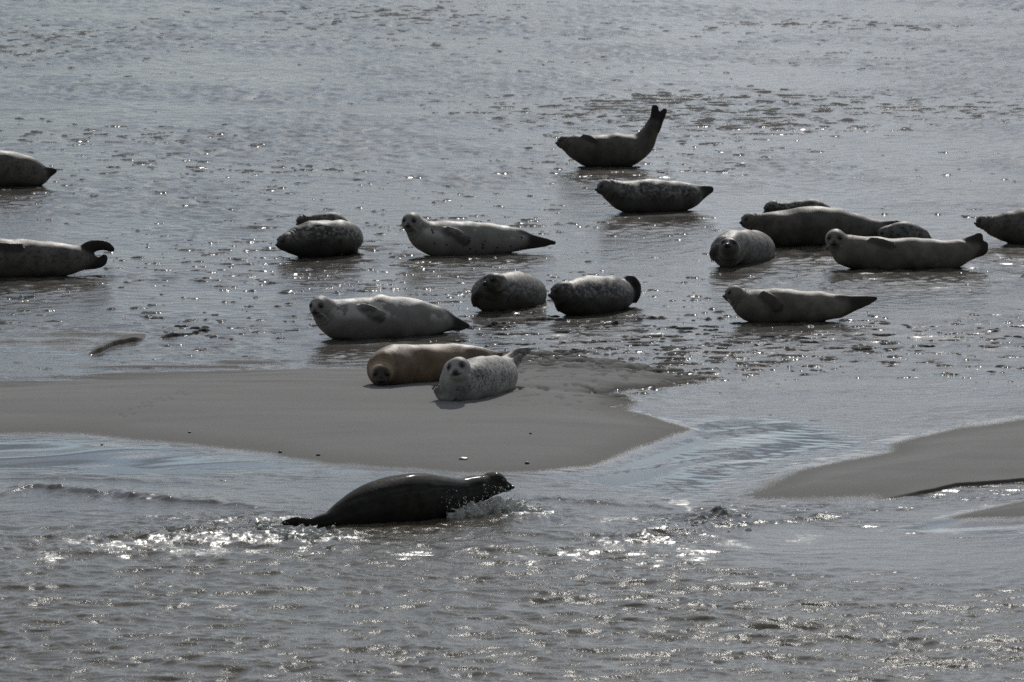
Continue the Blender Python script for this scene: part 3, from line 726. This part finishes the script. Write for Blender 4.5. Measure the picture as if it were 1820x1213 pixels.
build_seal('dark seal with pale throat and upturned face beside one with a bent hind flipper', [(850, 556), (952, 551)],
    [(872, 507, 20, -.10), (866, 522, 29, 0), (884, 523, 35, .1), (912, 521.5, 38, .3), (938, 522, 32, .7), (950, 524, 22, 1.0)], DARKFACE,
    head=dict(at=(880, 503, 18.5, -.22), dir=(-.72, -.62, .16)), face=.55, face_r=1.0, hind=[[(950, 522, 14, 1.0), (958, 512, 10, 1.15), (962, 505, 5, 1.25)]],
    fore=[[(852, 520, 6), (844, 530, 7.5), (845, 540, 6)]])
build_seal('charcoal seal with bent hind flipper rising behind its rump and dark blunt snout', [(992, 565), (1104, 557)],
    [(1001, 520, 17, -.08), (1014, 530, 30, 0), (1046, 528, 37, .1), (1080, 526, 35, .25), (1100, 524, 28, .5), (1110, 522, 18, .65)], DARK,
    head=dict(at=(999, 519, 17.5, -.10), dir=(-.93, -.30, -.10)), face=.6,
    hind=[[(1108, 508, 11, .5), (1120, 498, 9.5, .5), (1131, 508, 8.5, .45), (1132, 524, 7, .4), (1129, 536, 3.5, .4)]], hind_blend=.02, fore=[[(1000, 534, 5), (992, 541, 6.5), (994, 549, 5)]])
build_seal('sleek ash grey seal lying alone with head raised in profile', [(1320, 574), (1484, 573)],
    [(1307, 524, 15), (1318, 535, 21), (1340, 544.5, 29), (1380, 545, 31), (1420, 545, 30), (1455, 546, 27), (1480, 546, 22), (1496, 543, 15)], PLAIN,
    head=dict(at=(1306, 523.5, 14.5), dir=(-.95, -.28, .0)), face=.35, fore=[[(1358, 526, 9), (1372, 534, 10), (1382, 545, 8)]], whisk=True,
    hind=[[(1495, 540, 15), (1524, 535, 9), (1556, 531, 2.6)], [(1495, 548, 13), (1518, 545, 7), (1542, 537, 3)]])
build_seal('round pale-throated seal lying head on to the viewer with a peppered flank', [(1268, 476), (1362, 472)],
    [(1292, 446, 30, -.05), (1300, 440, 31, .1), (1322, 442, 33, .4), (1344, 443, 32, .8), (1354, 445, 24, 1.1)], ROUND,
    head=dict(at=(1297, 442, 19, -.28), dir=(-.20, -.86, .46)), face=.75, face_r=1.15, hind=[[(1356, 446, 16, 1.15), (1364, 442, 10, 1.3), (1370, 438, 5, 1.45)]], fore=[[(1276, 440, 7), (1268, 450, 8), (1270, 459, 6.5)]])
build_seal('large dark seal stretched out behind the round pale-throated one', [(1352, 440), (1560, 438)],
    [(1333, 393.5, 14), (1352, 400, 22), (1385, 406, 31), (1430, 403.5, 35), (1475, 404, 35), (1515, 408, 29), (1552, 410, 19), (1580, 407, 11)], GREY,
    head=dict(at=(1334, 393.5, 13.5), dir=(-.93, -.35, .04)), face=.3, hind=[[(1576, 405, 11), (1594, 400, 8), (1616, 399, 3)]], fore=[[(1384, 416, 8), (1391, 427, 9), (1396, 436, 6)]])
build_seal('mottled seal peeking over the back of the large dark stretched-out one', [(1352, 399), (1470, 398)],
    [(1374, 370, 11), (1392, 376, 13), (1412, 375, 18), (1440, 374, 20), (1466, 378, 13)], DARK,
    head=dict(at=(1371, 370, 11.5), dir=(-.85, -.3, -.38)), face=.4, hind=[[(1464, 380, 10), (1482, 384, 7), (1496, 386, 3)]])
build_seal('small peppered seal whose back shows over the flank of the long pale one', [(1576, 440), (1640, 439)],
    [(1573, 416, 11), (1590, 415, 18), (1614, 416, 21), (1636, 420, 15)], ROUND,
    head=dict(at=(1572, 416, 11), dir=(-.8, -.55, -.15)), face=.5, hind=[[(1636, 423, 11), (1650, 428, 7), (1660, 431, 3)]])
build_seal('long pale grey seal with dark-capped face to the viewer and tail curled up', [(1492, 480), (1706, 479)],
    [(1485, 427, 16), (1495, 438, 21.5), (1512, 448, 29), (1550, 451, 30), (1600, 452, 28.5), (1650, 452.5, 28), (1690, 452, 26), (1714, 447, 20), (1728, 442, 15)], PLAIN,
    head=dict(at=(1484.5, 425.5, 17.8, -.04), dir=(-.14, -.97, -.08)), face=.12, face_r=.8, whisk=True, fore=[[(1550, 428, 7), (1568, 432, 8), (1584, 437, 6.5)]],
    hind=[[(1722, 436, 15), (1736, 426, 10), (1742, 419, 5)], [(1728, 446, 14), (1746, 445, 9.5), (1751, 434, 5)]], hind_blend=.03)
build_seal('light grey seal cut off by the frame, only its dark snout and chest showing', [(1780, 436), (1940, 434)],
    [(1750, 396, 12), (1774, 402, 21), (1800, 404.5, 30), (1830, 405, 33), (1880, 404, 33), (1930, 405, 27), (1965, 408, 16)], SPECK,
    head=dict(at=(1748.5, 395.5, 11.5), dir=(-.95, -.25, .08)), face=.7, hind=[[(1962, 406, 15), (1985, 408, 9), (2010, 410, 3)]])
build_seal('rusty brown seal with a black masked face on the dry sand bank', [(668, 689), (870, 676)],
    [(677, 660, 25, -.05), (690, 652, 36, .0), (720, 650, 38, .1), (770, 649, 37, .1), (820, 646, 33, .1), (850, 642, 24, .1), (870, 638, 13, .1)], RUST,
    head=dict(at=(678, 664, 20, -.20), dir=(-.03, -.95, -.24), eye=.24), face=.85, face_r=1.0, hind=[[(868, 636, 11, .1), (880, 633, 7, .1), (892, 630, 3, .1)]])
build_seal('pale peppered seal with a round whitish face in front of the rusty brown one', [(796, 715), (905, 706)],
    [(810, 662, 24, -.05), (812, 684, 31, 0), (842, 676, 40, .2), (870, 671, 38, .5), (888, 668, 33, .85), (897, 655, 20, 1.1)], PUP,
    head=dict(at=(814, 656, 22.5, -.20), dir=(-.18, -.97, .02), up=(-.18, 0, 1), eye=.19), whisk=True, ext_dark=.4, crease=.5,
    hind=[[(896, 648, 14, 1.1), (912, 634, 10, 1.2), (926, 627, 9, 1.2), (940, 622, 5, 1.2)], [(904, 656, 12, 1.0), (917, 643, 8, 1.0), (925, 634, 5, 1.0)]], hind_blend=.03,
    fore=[[(800, 706, 9), (783, 703, 7.5), (776, 692, 4.5)]])
build_seal('soaked black seal lunging through the shallow water with arched back', [(590, 941), (830, 918)],
    [(878, 860, 18.5), (862, 866, 21.5), (843, 873, 27), (815, 882, 32), (780, 886, 41), (742, 889, 47.5), (700, 893, 47), (655, 903, 41), (620, 914, 30), (592, 925, 19), (572, 931, 11)], WET,
    head=dict(at=(879, 859, 18), dir=(.96, -.22, -.05), muzzle=1.85), face=.2, crease=.4, rolls=.25, group=None, floor=0.0,
    hind=[[(572, 932, 12), (550, 931, 7), (526, 927, 8.5), (504, 930, 4)], [(572, 933, 10), (556, 934, 8), (540, 935, 4)]])

# ------------------------------------------------------------------ thrown-up water
def splash_material():
    m = NT('splash_water'); co = m.coord()
    m.p.inputs['Base Color'].default_value = (.66, .67, .63, 1)
    m.p.inputs['Transmission Weight'].default_value = .22; m.p.inputs['IOR'].default_value = 1.333
    m.l(m.ramp(m.noise(co, 25, 3), .4, .6, (.04,) * 3 + (1,), (.35,) * 3 + (1,)), m.p.inputs['Roughness'])
    m.p.inputs['Specular IOR Level'].default_value = .3
    m.l(m.bump(m.noise(co, 40, 4, .7), .012, 1.0), m.p.inputs['Normal'])
    return m.m
SPL = splash_material()
DROP = NT('spray_drops'); DROP.p.inputs['Base Color'].default_value = (.75, .76, .74, 1); DROP.p.inputs['Roughness'].default_value = .08
DROP.p.inputs['Transmission Weight'].default_value = .35; DROP.p.inputs['IOR'].default_value = 1.333; DROP = DROP.m
def splash(name, label, crest, Yoff, hts, n, thick, lean=.0):
    P = np.array([G(x, y)[:2] for x, y in crest]); P[:, 1] += Yoff
    t = np.linspace(0, 1, len(P)); ch = []
    for i in range(n):
        u = (i + random.random()) / n
        x, y = np.interp(u, t, P[:, 0]), np.interp(u, t, P[:, 1]) + random.gauss(0, thick)
        h = np.interp(u, t, hts) * random.uniform(.45, 1.1); r = random.uniform(.010, .022)
        d = np.array([random.gauss(lean, .35), random.gauss(-.15, .3), 1.0]) * h
        p0 = np.array([x, y, -.02])
        ch.append(Chain([p0, p0 + d * .55 + np.array([0, 0, .01]), p0 + d], [r * 1.7, r, .0045], 4, (np.array([0, 1.0, 0]), .7), .022))
        if random.random() < .5:
            q = p0 + d * .8; ch.append(Chain([q, q + np.array([random.gauss(0, .03), random.gauss(0, .03), random.uniform(.0, .03)])], [.008, .006], 1, None, .015))
    f, lo = grid_field(ch, .0065); V, Q = surface_nets(f, lo, .0065)
    o = link(name, mesh_from(name, V, Q, [SPL])); o['kind'] = 'stuff'; o['label'] = label; o['category'] = 'splash'
splash('splash', 'curling splash of clear water thrown up under the throat of the lunging seal', [(798, 914), (830, 912), (860, 908), (890, 903), (925, 902), (960, 905)], -.28,
       [.06, .13, .15, .14, .09, .03], 190, .08, .1)
splash('splash', 'ragged wash of broken water round the hind flippers of the lunging seal', [(380, 948), (430, 946), (490, 948), (540, 950), (600, 958)], -.10, [.02, .045, .07, .085, .05], 260, .28, .1)
splash('splash', 'small breaking bore tumbling over the mouth of the drainage channel', [(1130, 958), (1180, 948), (1230, 938), (1270, 927), (1330, 930)], 0, [.02, .035, .035, .06, .02], 110, .25, .0)
dv, df = uv_ball(1.0, nu=6, nv=4)
def spray(label, clouds):
    parts = []
    for px, py, sx, sy, n, Y in clouds:
        for _ in range(n):
            p = U(random.gauss(px, sx), random.gauss(py, sy), Y + random.gauss(0, .1))
            if p[2] < .005: continue
            r = random.choice([.0018, .0022, .0028, .0034, .0048]) * random.uniform(.8, 1.15); parts.append((dv * r + p, df))
    v, q = join(parts); o = link('spray', mesh_from('spray', v, q, [DROP])); o['kind'] = 'stuff'; o['label'] = label; o['category'] = 'spray'
YS = G(830, 918)[1]
spray('fine droplets flying off the chest and chin of the lunging seal', [(800, 887, 12, 9, 20, YS - .35), (835, 899, 22, 6, 80, YS - .35), (880, 893, 20, 9, 130, YS - .3), (915, 890, 22, 10, 150, YS - .2), (945, 902, 25, 6, 110, YS - .2), (893, 870, 10, 6, 50, YS - .2)])
YT = G(560, 945)[1]
spray('droplets tossed up by the hind flippers of the lunging seal', [(520, 945, 30, 7, 130, YT), (560, 958, 15, 8, 90, YT - .2), (450, 945, 40, 8, 90, YT), (510, 915, 18, 5, 40, YT + .3)])

# ------------------------------------------------------------------ pebbles and a shell on the bank
PEB = plain('dark_pebble', (.035, .032, .028), .5); SHELL = plain('pale_shell', (.50, .48, .43), .4)
def lump(r, fl, seed):
    v, q = uv_ball(r, 1.3, 1.0, fl, 14, 10)
    k = 1 + .28 * np.array([perlin(np.array([p[0] / r * .9 + seed]), np.array([p[1] / r * .9 + p[2] / r]), 7)[0] for p in v])
    return v * k[:, None], q
for i, (px, py, r, lab) in enumerate([(182, 790, .017, 'dark pebble lying alone in the bright wet sheen along the water edge'),
        (498, 804, .013, 'small dark pebble on the sheen edge straight behind the tail of the lunging seal'),
        (337, 772, .010, 'tiny dark pebble on the dry bank below the trail of prints'),
        (937, 826, .016, 'dark pebble at the bank edge just above the head of the lunging seal'),
        (943, 784, .010, 'tiny dark pebble on the bare bank below the pale peppered seal'),
        (566, 810, .013, 'small dark pebble on the bank edge above the back of the lunging seal')]):
    g = G(px, py, .02); z = ground_z(g[0], g[1]); v, q = lump(r, .8, i * 3.1)
    o = link('pebble', mesh_from('pebble', v, q, [PEB]), None, (g[0], g[1], z + r * .45)); o['label'] = lab; o['category'] = 'pebble'; o['group'] = 'pebbles scattered on the sand bank'
g = G(823, 820, .02); z = ground_z(g[0], g[1])
v, q = lump(.028, .38, 2.2); o = link('shell', mesh_from('shell', v, q, [SHELL]), None, (g[0], g[1], z + .008))
o['label'] = 'pale shell half sunk in the wet sand above the back of the lunging seal'; o['category'] = 'shell'
